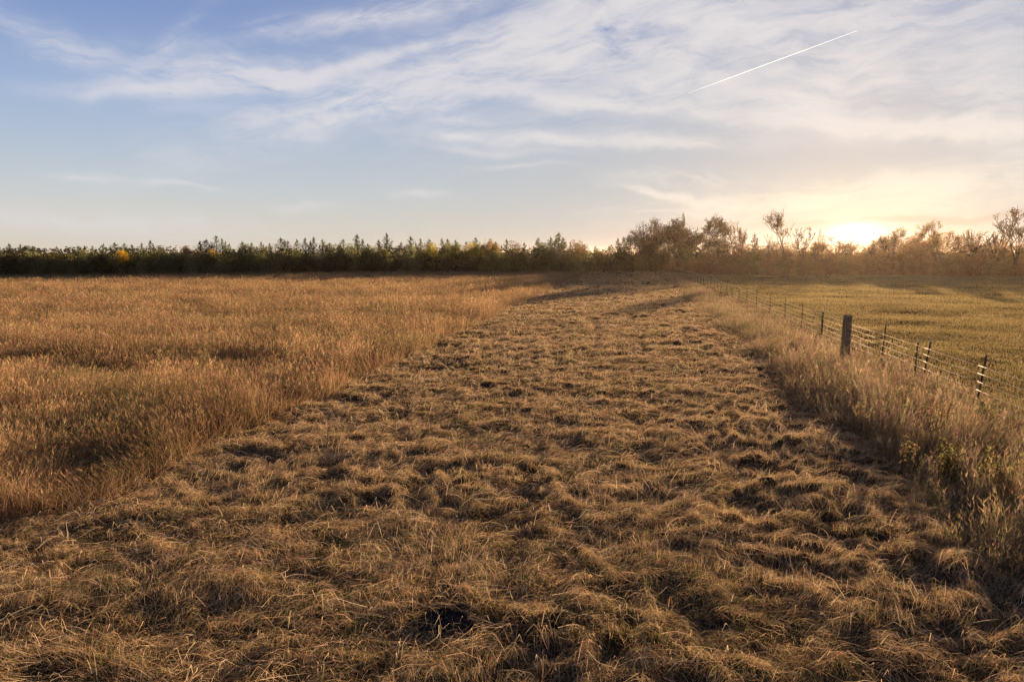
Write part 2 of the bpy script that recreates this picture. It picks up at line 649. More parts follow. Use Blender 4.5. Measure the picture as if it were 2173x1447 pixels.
# ------------------------------------------------------------------ dark bare mound in the foreground
mx_, my_ = spot(950, 1318)
rr = np.linspace(0, 1, 12)
Vm, Qm = [], []
for i, r in enumerate(rr):
    for j in range(28):
        a = 2 * PI * j / 28
        R = 0.46 * (1 + .35 * (vnoise(np.array([2 * math.cos(a) + 9]), np.array([2 * math.sin(a) + 4]), 15)[0] - .5))
        px_, py_ = R * r * math.cos(a) * 1.15, R * r * math.sin(a) * .8
        z = z1(mx_ + px_, my_ + py_) - z1(mx_, my_) + 0.10 * (1 - r * r) + .035 * (vnoise(np.array([px_ * 9 + 50]), np.array([py_ * 9 + 50]), 16)[0] - .5)
        if i == len(rr) - 1:
            z -= .12
        Vm.append((px_, py_, z))
for i in range(len(rr) - 1):
    for j in range(28):
        Qm.append((i * 28 + j, i * 28 + (j + 1) % 28, (i + 1) * 28 + (j + 1) % 28, (i + 1) * 28 + j))
mo = link('dirt_mound', mesh_from('dirt_mound', np.array(Vm), [np.array(Qm)], M_ASH, smooth=True), loc=(mx_, my_, z1(mx_, my_)))
tag(mo, 'low dark bare mound of loose soil among the cut hay in the foreground', 'mound')


# ------------------------------------------------------------------ trees
def leaf_quads(C, size, norm_up=0.0, aspect=0.6):
    """one leaf-sized quad round each centre"""
    n = len(C)
    a = rng.normal(size=(n, 3))
    a /= np.linalg.norm(a, axis=1)[:, None]
    b = rng.normal(size=(n, 3))
    b = np.cross(a, b)
    b /= np.linalg.norm(b, axis=1)[:, None] + 1e-9
    s = np.broadcast_to(np.asarray(size, float), (n,))[:, None] / 2
    V = np.stack([C - a * s, C - b * s * aspect, C + a * s, C + b * s * aspect], 1).reshape(-1, 3)
    i = np.arange(n)[:, None] * 4 + np.arange(4)[None]
    return V, i


def leaf_mesh(name, C, size, tone, jit=.22):
    V, Q = leaf_quads(C, size)
    c = tone[:, None] * (1 + rng.normal(0, jit, (len(C), 1))) * (1 + rng.normal(0, jit * .35, (len(C), 3)))
    return mesh_from(name, V, [Q], M_LEAF, np.repeat(np.clip(c, .15, 2.2), 4, 0))


def trunk_mesh(name, h, r, limbs=5, spread=.35):
    mb = MB()
    mb.tube([(0, 0, -.15), (.03, .02, h * .3), (-.03, .04, h * .6), (.02, 0, h * .95)], [r * 1.3, r, r * .65, r * .15], 7)
    for i in range(limbs):
        a = i * 2.4 + random.random()
        z = h * (.25 + .5 * i / limbs)
        ln = h * spread * random.uniform(.7, 1.1)
        mb.tube([(0, 0, z), (math.cos(a) * ln * .5, math.sin(a) * ln * .5, z + ln * .35), (math.cos(a) * ln, math.sin(a) * ln, z + ln * .85)],
                [r * .5, r * .33, r * .08], 5)
    return mb.mesh(name, M_BARK)


def cedar_variant(i):
    """unit-height red cedar: conical crown of upswept sprays with one to three leaders"""
    h = 8.0
    C, S, T = [], [], []
    leaders = [(0, 0, 1.0, 1.0)]
    for j in range(random.choice([0, 1, 1, 2, 3])):
        a = random.uniform(0, 2 * PI)
        leaders.append((math.cos(a) * random.uniform(.5, 1.1), math.sin(a) * random.uniform(.5, 1.1), random.uniform(.72, .93), .6))
    R = random.uniform(1.9, 2.7)
    for lx, ly, lh, sc in leaders:
        nb = int(130 * sc)
        for b in range(nb):
            t = (b + random.random()) / nb
            t = t ** .85
            z = h * lh * (.01 + .98 * t)
            r = R * sc * ((1 - t) ** .62 * .88 + .12 * (t < .8)) * random.uniform(.5, 1.15) + .06
            a = random.uniform(0, 2 * PI)
            rise = random.uniform(.25, .8)
            m = int(8 + 26 * r / R)
            u = rng.random(m) ** .7
            pts = np.c_[lx * t + np.cos(a) * r * u, ly * t + np.sin(a) * r * u, z + rise * r * u * u + 0 * u]
            pts += rng.normal(0, .05 + .07 * (1 - t), (m, 3))
            C.append(pts)
            S.append(rng.uniform(.14, .3, m) * (1 - .35 * t))
            T.append(np.full(m, random.uniform(.75, 1.2)))
        # tufted tip
        m = 26
        u = rng.random(m)
        C.append(np.c_[lx + rng.normal(0, .05, m) * (1.2 - u), ly + rng.normal(0, .05, m) * (1.2 - u), h * lh * (.93 + .10 * u)])
        S.append(np.full(m, .16))
        T.append(np.full(m, 1.0))
    return (trunk_mesh('cedar_trunk', h * .85, .13, 6, .12),
            leaf_mesh('cedar_crown', np.concatenate(C), np.concatenate(S), np.concatenate(T)), h)


def broad_variant(i, h=6.0, flat=1.0, low=.5, nb=26, thin=1.0, bush=False):
    """rounded broadleaf crown made of many leaf clumps"""
    C, S, T = [], [], []
    for b in range(nb):
        v = rng.normal(size=3)
        v /= np.linalg.norm(v)
        q = random.uniform(.35, 1.0)
        c = np.array([v[0] * 1.75 * q * flat, v[1] * 1.75 * q * flat, low + (h - low) * (.5 + .42 * v[2] * q)])
        if bush:
            c[2] = h * (.04 + .84 * abs(v[2]) * q)
        rb = random.uniform(.5, .95)
        m = int(150 * thin * rb)
        w = rng.normal(size=(m, 3))
        w /= np.linalg.norm(w, axis=1)[:, None]
        C.append(c + w * (rb * rng.uniform(.45, 1.08, (m, 1))))
        S.append(rng.uniform(.13, .27, m))
        T.append(np.full(m, random.uniform(.65, 1.3)))
    # twigs of leaves that break the outline
    m = 160
    w = rng.normal(size=(m, 3))
    w /= np.linalg.norm(w, axis=1)[:, None]
    C.append(np.c_[w[:, 0] * 2.0 * flat, w[:, 1] * 2.0 * flat, low + (h - low) * (.5 + .42 * w[:, 2])] + rng.normal(0, .15, (m, 3)))
    S.append(rng.uniform(.1, .2, m))
    T.append(np.full(m, 1.0))
    C = np.concatenate(C)
    C[:, 2] = np.clip(C[:, 2] * h / np.percentile(C[:, 2], 99), .03, h * 1.01)
    return (trunk_mesh('broadleaf_trunk', h * .7, .12, 7, .3), leaf_mesh('broadleaf_crown', C, np.concatenate(S), np.concatenate(T)), h)


def oak_variant(seed, h=11.0, spread=1.0, leaves=1.0, up=.55, stems=1, split=.22, levels=5, leaf_low=.0):
    """open crooked deciduous tree: recursive limbs down to twigs, thin autumn leaves on the ends"""
    r_ = random.Random(seed)
    mb = MB()
    LC, LT = [], []

    def grow(p, dv, ln, rad, lev):
        pts, rads = [p], [rad]
        nseg = 3 if lev < 3 else 2
        q, dd = np.array(p, float), np.array(dv, float)
        for s in range(nseg):
            dd = dd + np.array([r_.gauss(0, .22), r_.gauss(0, .22), r_.gauss(.06, .16)])
            dd /= np.linalg.norm(dd)
            q = q + dd * ln / nseg
            pts.append(q)
            rads.append(max(.03, rad * (1 - .38 * (s + 1) / nseg)))
        mb.tube(pts, rads, 6 if lev < 2 else (4 if lev < 4 else 3))
        if lev >= levels - 1 and r_.random() < .5 * leaves and q[2] > leaf_low * h:
            m = r_.randint(9, 24)
            LC.append(q + np.array([[r_.gauss(0, .17), r_.gauss(0, .17), r_.gauss(0, .15)] for _ in range(m)]))
            LT.append(np.full(m, r_.uniform(.7, 1.3)))
        if lev >= levels:
            return
        nk = r_.choice([2, 3, 3]) if lev < levels - 1 else r_.choice([2, 3, 4])
        for c in range(nk):
            a = 2 * PI * (c + r_.random() * .8) / nk
            t = np.cross(dd, [.3, .2, .9])
            t /= np.linalg.norm(t) + 1e-9
            s2 = np.cross(dd, t)
            ang = r_.uniform(.35, .85) * spread
            nd = dd * math.cos(ang) + (t * math.cos(a) + s2 * math.sin(a)) * math.sin(ang)
            nd = nd + np.array([0, 0, up * .35])
            nd /= np.linalg.norm(nd)
            i = r_.choice([len(pts) - 1, len(pts) - 1, len(pts) - 2])
            grow(pts[i], nd, ln * r_.uniform(.62, .86), rads[i] * r_.uniform(.6, .75), lev + 1)

    for s in range(stems):
        a = 2 * PI * s / max(stems, 1) + r_.random()
        lean = 0 if stems == 1 else .28
        grow((math.cos(a) * .15 * (stems > 1), math.sin(a) * .15 * (stems > 1), -.2), (math.cos(a) * lean, math.sin(a) * lean, 1), h * split, h * .026, 0)
    allv = np.concatenate(mb.v)
    top = allv[:, 2].max()
    sc = h / top
    mb.v = [v * sc for v in mb.v]
    LC_ = np.concatenate(LC) * sc if LC else np.zeros((1, 3))
    LT_ = np.concatenate(LT) if LT else np.ones(1)
    return mb.mesh('oak_trunk', M_BARK), leaf_mesh('oak_crown', LC_, rng.uniform(.13, .27, len(LC_)), LT_), h


CEDARS = [cedar_variant(i) for i in range(14)]
BROADS = [broad_variant(i, flat=random.uniform(.85, 1.15)) for i in range(7)]
SHRUBS = [broad_variant(i, h=4.0, flat=1.05, low=.1, nb=26, bush=True) for i in range(6)]


def base_of(px, back=0.0):
    """tree-line position on the sight line of photo column px, back metres behind the wood's edge"""
    if px < 1240:
        py = np.interp(px, [-200, 0, 300, 650, 1240], [584, 582, 579, 575.5, 574])
        x, y = spot(px, py, .75)
    elif px < 1400:
        x, y = spot(px, np.interp(px, [1240, 1400], [574, 575]), .3)
    else:
        x, y = spot(px, np.interp(px, [1400, 1500, 1700, 2400], [576, 582, 584, 585]), .1)
    r = math.hypot(x, y)
    return x * (r + back) / r, y * (r + back) / r


TREES = []
used = set()


def plant(name, cat, var, px, ytop, back=0.0, wide=1.0, color=(1, 1, 1), label=None, group=None, rz=None, kind=None, span=None):
    x, y = base_of(px, back)
    h = z_at(x, y, ytop)
    tm, cm, hv = var
    s = h / hv
    if span:                                  # crown width in metres, measured on the mesh
        q = np.empty(len(tm.vertices) * 3, np.float32)
        tm.vertices.foreach_get('co', q)
        q = q.reshape(-1, 3)
        rad = np.percentile(np.hypot(q[:, 0], q[:, 1]), 93)
        wide = span / (2 * rad * s)
    root = link(name, None, loc=(x, y, z1(x, y)))
    root.rotation_euler = (0, 0, random.uniform(0, 2 * PI) if rz is None else rz)
    root.scale = (s * wide, s * wide, s)
    t = link('trunk', tm, root)
    c = link('crown', cm, root)
    c.color = (*color, 1)
    tag(root, label, cat, group)
    TREES.append((root, px, kind or cat, label))
    return root


def cj(c, j=.15):
    k = 1 + random.uniform(-j, j)
    return tuple(max(.004, v * k * (1 + random.uniform(-.08, .08))) for v in c)


C_CEDAR, C_DARK = (.125, .14, .06), (.09, .10, .042)
C_OLIVE, C_GREY = (.26, .265, .105), (.29, .30, .18)
C_YG, C_GOLD, C_TAN = (.44, .38, .06), (.62, .42, .05), (.32, .21, .10)
C_GREEN, C_RUST = (.11, .15, .045), (.24, .14, .065)

# cedars of the left tree line: photo column, photo row of the tip, width
ced = [(-30, 520, 1), (4, 522, 1), (25, 518, .9), (48, 519, 1.2), (75, 524, 1), (100, 527, .9), (125, 524, 1.1), (150, 526, 1), (170, 523, 1.1), (200, 522, .9),
       (224, 518, .8), (248, 516, 1.2), (268, 517, .9), (284, 520, 1.2), (305, 517, .8), (323, 511, 1), (345, 525, 1), (372, 527, 1.1), (398, 524, 1),
       (428, 512, 1.2), (442, 509, 1.1), (474, 507, .9), (490, 518, .8), (517, 513, 1), (537, 516, .9), (557, 514, 1.1), (575, 517, .9),
       (598, 506, 1.35), (613, 512, .8), (632, 509, 1.2), (650, 506, .9), (668, 504, 1.0), (687, 508, 1.1), (702, 515, .9), (730, 509, 1.2),
       (782, 518, 1), (805, 510, 1.2), (852, 515, 1), (873, 503, 1.15), (893, 507, .8), (911, 509, 1.0), (938, 507, .9), (950, 508, 1),
       (968, 509, 1), (990, 514, 1), (1010, 505, 1.2), (1052, 514, 1.0), (1075, 509, 1.1), (1112, 516, 1), (1142, 505, .8), (1168, 504, 1.0),
       (1210, 514, 1), (1240, 519, 1.1), (1262, 523, 1.1), (1296, 520, 1.0), (1310, 506, .8), (1322, 503, 1.1)]
for px, yt, w in ced:
    plant('cedar_tree', 'cedar', random.choice(CEDARS), px, yt, random.uniform(5, 11), w * random.uniform(.9, 1.5), cj(C_CEDAR if random.random() < .8 else (.06, .045, .022)))
plant('cedar_tree', 'cedar', CEDARS[2], 462, 501, 6, 1.1, C_DARK, 'tallest cedar of the left end of the tree line, with several spiky tips')
plant('cedar_tree', 'cedar', CEDARS[4], 760, 498, 5, 1.45, C_DARK, 'broad dense cedar with a blunt thick top, left of the pointed tallest cedar')
plant('cedar_tree', 'cedar', CEDARS[5], 822, 496, 6, 1.15, C_DARK, 'tall pointed cedar rising just right of the broad blunt-topped cedar')
plant('cedar_tree', 'cedar', CEDARS[7], 1185, 495, 6, 1.75, C_CEDAR, 'wide tall cedar standing above its neighbours, left of the round dark bush')
plant('cedar_tree', 'cedar', CEDARS[1], 1446, 453, 9, .55, C_CEDAR, 'slim green cedar spire poking up behind the big bare oaks')
plant('cedar_tree', 'cedar', CEDARS[3], 1598, 497, 3, .9, (.09, .07, .03), 'small brownish cedar standing alone among the leafless trees')

# named broadleaf trees of the left line
nb = [
    ('small_tree', 105, 541, 1, .9, (.30, .22, .06), 'small dull golden tree near the left end of the tree line'),
    ('golden_tree', 262, 532, 0, 1.0, C_GOLD, 'bright golden yellow tree glowing in front of dark cedars at the left'),
    ('small_tree', 405, 523, 3, 1.3, C_TAN, 'rounded tan brown tree left of the tallest left-end cedar'),
    ('small_tree', 450, 529, 1.5, .7, (.36, .24, .05), 'small orange gold tree under the tallest left-end cedar'),
    ('broadleaf_tree', 620, 530, .5, 1.0, (.24, .24, .06), 'small yellow green tree in front of the row of pointed cedars'),
    ('broadleaf_tree', 672, 533, 1, 1.1, C_GREY, 'grey green rounded tree right of the small yellow green tree'),
    ('broadleaf_tree', 772, 526, .5, 1.25, (.21, .225, .07), 'pale green rounded tree at the foot of the broad blunt cedar'),
    ('broadleaf_tree', 812, 527, 1, .8, (.26, .2, .07), 'narrow yellow brown tree under the tall pointed cedar'),
    ('broadleaf_tree', 852, 535, .5, 1.3, C_GREY, 'grey leafed low tree left of the broad yellow green trees'),
    ('broadleaf_tree', 915, 516, 1, 1.25, C_YG, 'broad yellow green tree with gold top, left one of the bright pair'),
    ('broadleaf_tree', 962, 518, 1.5, 1.25, (.26, .28, .06), 'broad mid green tree between the yellow topped trees'),
    ('broadleaf_tree', 1006, 515, 2, 1.3, (.42, .35, .06), 'broad yellow green tree with gold top, right one of the bright pair'),
    ('broadleaf_tree', 1050, 518, 1, .9, (.30, .22, .05), 'narrow golden tree at the right end of the yellow green trees'),
    ('broadleaf_tree', 1036, 508, 5, .8, C_TAN, 'thin brown topped tree behind the yellow green trees'),
    ('broadleaf_tree', 1096, 512, 3, 1.0, (.17, .13, .08), 'greyish brown half bare tree right of the yellow green trees'),
    ('broadleaf_tree', 1150, 524, .5, 1.1, C_GREEN, 'fresh green rounded tree in front of the wide tall cedar'),
    ('broadleaf_tree', 1182, 531, 0, 1.0, C_GREY, 'pale grey green bushy tree under the wide tall cedar'),
    ('broadleaf_tree', 1222, 511, 2, .8, (.24, .15, .06), 'orange brown thin topped tree right of the wide tall cedar'),
    ('broadleaf_tree', 1270, 529, .5, .9, (.28, .21, .07), 'golden edged low tree left of the round dark bush'),
]
for nm, px, yt, bk, w, c, lb in nb:
    plant(nm, 'tree', random.choice(BROADS), px, yt, bk, w, c, lb)
plant('round_bush', 'bush', broad_variant(99, h=5.0, flat=1.2, low=.05, nb=60, thin=1.4, bush=True), 1322, 526, -1.5, 1.0, (.04, .046, .02), 'big round dark bush at the end of the mown strip')

# unnamed under-storey of the left line, at the wood's edge
px = -60
while px < 1300:
    w = random.uniform(14, 21)
    if not 1285 < px < 1300:
        plant('edge_shrub', 'shrub', random.choice(SHRUBS), px, random.uniform(531, 547), random.uniform(-.8, 1.2), random.uniform(.95, 1.3),
              cj(random.choice([C_DARK, C_DARK, C_OLIVE, C_CEDAR, C_OLIVE, (.05, .045, .03)]), .25), kind='left shrub')
    px += w
# second rank that closes the gaps
px = -60
while px < 1330:
    plant('broadleaf_tree', 'tree', random.choice(BROADS), px, random.uniform(514, 546) + (5 if px < 420 else 0), random.uniform(6, 12), random.uniform(1.1, 1.4),
          cj(random.choice([C_DARK, C_OLIVE, C_CEDAR, C_OLIVE]), .3), kind='left rear tree')
    px += random.uniform(34, 44)

# open autumn trees on the right
OAKS = [
    ('oak_tree', 1345, 492, 3, dict(seed=3, spread=1.0, leaves=.5, levels=5), 1.0, (.15, .09, .035), 'small thinly leafed tree beside the round dark bush'),
    ('oak_tree', 1393, 463, 4, dict(seed=11, spread=1.2, leaves=.8, levels=6, stems=2, split=.2, up=.4), 1.05, (.10, .065, .03), 'large open crowned oak, left one of the two biggest bare oaks'),
    ('oak_tree', 1448, 461, 3, dict(seed=21, spread=1.25, leaves=.85, levels=6, stems=2, split=.2, up=.4), 1.1, (.09, .06, .03), 'large dark open oak, right one of the two biggest bare oaks'),
    ('oak_tree', 1496, 480, 5, dict(seed=31, spread=1.1, leaves=.7, levels=5), 1.1, (.12, .075, .03), 'shorter spreading tree just right of the two biggest bare oaks'),
    ('oak_tree', 1535, 455, 4, dict(seed=41, spread=.8, leaves=.8, levels=6), .8, (.11, .085, .035), 'tall narrow tree with wispy top right of the big oaks'),
    ('oak_tree', 1572, 470, 4, dict(seed=51, spread=.85, leaves=.8, levels=5), .8, (.25, .15, .035), 'leaning tree with golden leaves on one side'),
    ('oak_tree', 1625, 498, 3, dict(seed=61, spread=.6, leaves=.2, levels=4), .6, (.15, .10, .04), 'thin bare sapling left of the tall sparse tree'),
    ('oak_tree', 1664, 446, 2, dict(seed=71, spread=.62, leaves=.75, levels=5, up=.8), .7, (.12, .08, .03), 'tall slender sparse tree standing well above the brush'),
    ('oak_tree', 1706, 476, 2, dict(seed=81, spread=.85, leaves=.15, levels=5), .8, (.13, .08, .03), 'crooked leafless tree left of the setting sun'),
    ('oak_tree', 1731, 489, 2, dict(seed=91, spread=.9, leaves=.9, levels=5), .9, (.24, .14, .035), 'small fine twigged golden tree left of the setting sun'),
    ('oak_tree', 1795, 500, 2, dict(seed=101, spread=1.15, leaves=.9, levels=5), 1.3, (.24, .12, .03), 'low spreading tree right in front of the setting sun'),
    ('oak_tree', 1850, 503, 3, dict(seed=111, spread=.9, leaves=.35, levels=5), .9, (.2, .1, .03), 'low half bare tree just right of the setting sun'),
    ('oak_tree', 1898, 482, 2, dict(seed=121, spread=.9, leaves=1.0, levels=6), .85, (.26, .15, .03), 'golden leafed tree between the sun and the full golden crown'),
    ('oak_tree', 1983, 469, 2, dict(seed=131, spread=.85, leaves=1.5, levels=6), .9, (.27, .16, .035), 'full golden crown, tallest leafy tree right of the sun'),
    ('oak_tree', 2040, 489, 3, dict(seed=141, spread=.9, leaves=.9, levels=5), .9, (.25, .14, .03), 'thin golden tree just right of the full golden crown'),
    ('oak_tree', 2082, 488, 3, dict(seed=151, spread=1.1, leaves=.5, levels=5), 1.1, (.2, .12, .03), 'bare tree with long side twigs left of the tall forked tree'),
    ('oak_tree', 2150, 437, 1, dict(seed=161, spread=.75, leaves=.8, levels=6, stems=2, leaf_low=.6), .8, (.16, .10, .035), 'tall forked bare tree with leaves only at the top, far right'),
    ('oak_tree', 2215, 470, 2, dict(seed=171, spread=.9, leaves=.9, levels=5), 1.0, (.2, .12, .03), None),
]
SPAN = {1345: 55, 1393: 95, 1448: 105, 1496: 70, 1535: 62, 1572: 60, 1625: 25, 1664: 50, 1706: 50, 1731: 50, 1795: 90, 1850: 55, 1898: 65, 1983: 62,
        2040: 55, 2082: 75, 2150: 75}           # crown widths in photo columns
for nm, px, yt, bk, kw, w, c, lb in OAKS:
    if lb is None:
        continue
    plant(nm, 'tree', oak_variant(**kw), px, yt, bk, 1, c, lb, span=SPAN[px] * .128)
# brush under them, two ranks
px = 1362
while px < 2260:
    sun_tint = min(1, max(0, (px - 1550) / 350))  # golden sun glow painted into the brown leaf colour, growing toward the sun
    c0 = random.choice([(.15, .105, .055), (.17, .10, .05), (.12, .115, .05)])
    c1 = random.choice([(.28, .15, .055), (.25, .17, .06), (.31, .16, .06)])
    c = tuple(a * (1 - sun_tint) + b * sun_tint for a, b in zip(c0, c1))
    plant('brush_shrub', 'shrub', random.choice(SHRUBS), px, random.uniform(528, 547), random.uniform(-.8, 1.5), random.uniform(.95, 1.3), cj(c), kind='right shrub')
    px += random.uniform(17, 24)
px = 1370
while px < 2260:
    sun_tint = min(1, max(0, (px - 1550) / 350))  # rear rank: same backlit glow put into the leaf colour
    c0 = random.choice([(.13, .095, .05), (.15, .095, .05), (.11, .105, .05)])
    c1 = random.choice([(.30, .17, .06), (.27, .19, .06), (.32, .17, .06)])
    c = tuple(a * (1 - sun_tint) + b * sun_tint for a, b in zip(c0, c1))
    plant('brush_tree', 'tree', random.choice(BROADS), px, np.interp(px, [1370, 1500, 1570, 1640, 1800, 1900, 1985, 2060, 2260], [501, 497, 509, 518, 521, 507, 499, 511, 512]) + random.uniform(-5, 10), random.uniform(4, 9), random.uniform(1.1, 1.4), cj(c), kind='right rear tree')
    px += random.uniform(21, 29)

# the wood going on behind the edge, one mass
q = rng.uniform(0, 1, 26000)
pxs = -150 + q * 2500
bk = rng.uniform(11, 26, len(q))
E_ = np.array([base_of(p) for p in np.linspace(-150, 2350, 200)])
bx = np.interp(pxs, np.linspace(-150, 2350, 200), E_[:, 0])
by = np.interp(pxs, np.linspace(-150, 2350, 200), E_[:, 1])
r_ = np.hypot(bx, by)
bx, by = bx * (r_ + bk) / r_, by * (r_ + bk) / r_
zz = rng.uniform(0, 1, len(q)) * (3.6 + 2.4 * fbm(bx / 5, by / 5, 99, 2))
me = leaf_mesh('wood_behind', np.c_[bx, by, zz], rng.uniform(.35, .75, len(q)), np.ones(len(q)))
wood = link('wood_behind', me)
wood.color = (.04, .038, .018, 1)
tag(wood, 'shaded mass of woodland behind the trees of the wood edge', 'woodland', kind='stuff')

# labels for the unnamed ones: counted from landmarks one can find
LAND = [(262, 'the bright golden tree'), (462, 'the tallest left-end cedar'), (760, 'the broad blunt cedar'), (915, 'the broad yellow green tree'),
        (1185, 'the wide tall cedar'), (1322, 'the round dark bush'), (1448, 'the biggest dark oak'), (1664, 'the tall slender sparse tree'),
        (1983, 'the full golden crown'), (2150, 'the tall forked bare tree')]
ORD = ['first', 'second', 'third', 'fourth', 'fifth', 'sixth', 'seventh', 'eighth', 'ninth', 'tenth', 'eleventh', 'twelfth', 'thirteenth', 'fourteenth',
       'fifteenth', 'sixteenth', 'seventeenth', 'eighteenth', 'nineteenth', 'twentieth']
DESC = {'cedar': ('dark pointed cedar', 'cedars along the tree line'), 'left shrub': ('low dark shrub at the wood edge', 'shrubs at the foot of the left wood'),
        'left rear tree': ('dark leafy tree behind shrubs', 'leafy trees in the left wood'),
        'right shrub': ('brown shrub at the pasture edge', 'shrubs at the pasture edge'),
        'right rear tree': ('brownish tree behind pasture shrubs', 'leafy trees behind the pasture edge')}
bykind = {}
for r_, px, kd, lb in TREES:
    if lb is None:
        bykind.setdefault(kd, []).append((px, r_))
for kd, L_ in bykind.items():
    L_.sort(key=lambda t: t[0])
    cnt = {}
    for px, r_ in L_:
        # nearest landmark and the side it lies on
        lx, ln = min(LAND, key=lambda t: abs(t[0] - px))
        cnt.setdefault((ln, px > lx), []).append((abs(px - lx), r_))
    for (ln, right), Q_ in cnt.items():
        Q_.sort(key=lambda t: t[0])
        for i, (_, r_) in enumerate(Q_):
            r_['label'] = f"{DESC[kd][0]}, {ORD[i]} {'right' if right else 'left'} of {ln}"
            r_['group'] = DESC[kd][1]

# ------------------------------------------------------------------ wire fence
fence = link('wire_fence', None, loc=(FENCE_X, 33, 0))
tag(fence, 'barbed wire fence on steel posts and one thick wooden post beside the pasture', 'fence')
FO = np.array([FENCE_X, 33, 0])


def y_on_fence(px, z=1.2):
    lo, hi = 12.0, 400.0
    for _ in range(50):
        m = (lo + hi) / 2
        if proj(FENCE_X, m, z)[0] > px:
            lo = m
        else:
            hi = m
    return lo


def t_post(px, ytop, lean=0.0, tip=False, y=None, thick=1.0):
    y = y_on_fence(px) if y is None else y
    h = z_at(FENCE_X, y, ytop) if ytop else random.uniform(1.2, 1.32)
    z0 = z1(FENCE_X, y)
    mb = MB()
    hh = h - z0
    top = hh - .14 if tip else hh
    w = .045 * thick
    mb.box((0, 0, (top - .3) / 2), (w, .006 * thick, top + .3))
    mb.box((0, .003 * thick + .0185 * thick, (top - .3) / 2), (.007 * thick, .037 * thick, top + .3))
    for i in range(int(hh / .08)):
        mb.box((0, -.006 * thick, .15 + i * .08), (.014 * thick, .006 * thick, .02)) if .15 + i * .08 < top - .02 else None
    me = mb.mesh('steel_post', M_STEEL)
    p = link('steel_post', me, fence, Vector((FENCE_X, y, z0)) - Vector(FO))
    p.rotation_euler = (random.uniform(-.02, .02), lean, random.uniform(-.15, .15))
    if tip:
        m2 = MB()
        m2.box((0, 0, hh - .07), (w + .003, .007 * thick, .14))
        m2.box((0, .0035 * thick + .019 * thick, hh - .07), (.009 * thick, .038 * thick, .14))
        link('painted_tip', m2.mesh('painted_tip', M_TIP), p)
    return y


post_y = []
for px, yt, ln, tp in [(2079, 752, .10, False), (1963, 716, .12, True), (1945, 719, .04, True), (1874, 688, .05, False), (1746, 657, 0, True),
                       (1703, 642, 0, False), (1667, 635, 0, False), (1634.5, 625, 0, False), (1606, 614, 0, False), (1585, 612, 0, False)]:
    post_y.append(t_post(px, yt, ln, tp, thick=1.25 if px != 1746 else 1.9))
for px in (1569, 1554, 1543, 1530.5, 1523, 1516, 1509, 1501):
    post_y.append(t_post(px, None, random.uniform(-.03, .03), random.random() < .6, thick=1.5))
y = max(post_y) + 4.2
while y < 166:
    post_y.append(t_post(0, None, random.uniform(-.03, .03), random.random() < .7, y=y, thick=1.8))
    y += 4.3
post_y.append(t_post(0, None, .03, False, y=17.6, thick=1.25))
# the thick wooden post
wy = y_on_fence(1797, .9)
wh = z_at(FENCE_X, wy, 668)
z0 = z1(FENCE_X, wy)
pts, Vw, Qw = [], [], []
zs = [-.4, 0, .35, .7, 1.05, wh - z0 - .06, wh - z0 - .015, wh - z0]
rs = [.20, .198, .194, .192, .190, .188, .178, .150]
n = 24
for i, (z, r) in enumerate(zip(zs, rs)):
    for j in range(n):
        a = 2 * PI * j / n
        rr_ = r * (1 + .05 * math.sin(3 * a + .4) + .025 * math.sin(7 * a + z * 2))
        Vw.append((rr_ * math.cos(a), rr_ * math.sin(a), z + (.02 * math.cos(a) if i >= 5 else 0)))
for i in range(len(zs) - 1):
    for j in range(n):
        Qw.append((i * n + j, i * n + (j + 1) % n, (i + 1) * n + (j + 1) % n, (i + 1) * n + j))
F_ = [np.array(Qw), np.array([[(len(zs) - 1) * n + j for j in range(n)]])]
wp = link('wooden_post', mesh_from('wooden_post', np.array(Vw), F_, M_WOOD), fence, Vector((FENCE_X, wy, z0)) - Vector(FO))
wp.rotation_euler = (0, .02, .5)
wp['label'] = 'thick weathered round wooden post'
post_y.append(wy)
print('POST', wy, wh, z0, proj(FENCE_X, wy, z0))
post_y = sorted(set(round(v, 3) for v in post_y))
# wires: five strands, each one part
for s, hz in enumerate((.22, .46, .70, .93, 1.15)):
    mb = MB()
    for a, b in zip(post_y[:-1], post_y[1:]):
        sag = random.uniform(.0, .035) * min(1, (b - a) / 4)
        dz = [random.gauss(0, .012) for _ in range(2)]
        pts = []
        m = 5
        for i in range(m + 1):
            t = i / m
            yv = a + (b - a) * t
            pts.append((FENCE_X - .03 + .004 * math.sin(yv), yv, hz + z1(FENCE_X, yv) - sag * 4 * t * (1 - t)))
        pts = np.array(pts) - FO
        mb.tube(pts, [.0045 + .00005 * a] * (m + 1), 5)
        if a < 60:
            for q in np.arange(a + .07, b - .05, .14):
                t = (q - a) / (b - a)
                z = hz + z1(FENCE_X, q) - sag * 4 * t * (1 - t)
                an = random.uniform(0, PI)
                e = np.array([math.cos(an) * .028, .006, math.sin(an) * .028])
                c_ = np.array([FENCE_X - .03, q, z]) - FO
                mb.tube([c_ - e, c_ + e], [.002, .002], 3)
    link('barbed_wire', mb.mesh('barbed_wire', M_WIRE), fence)


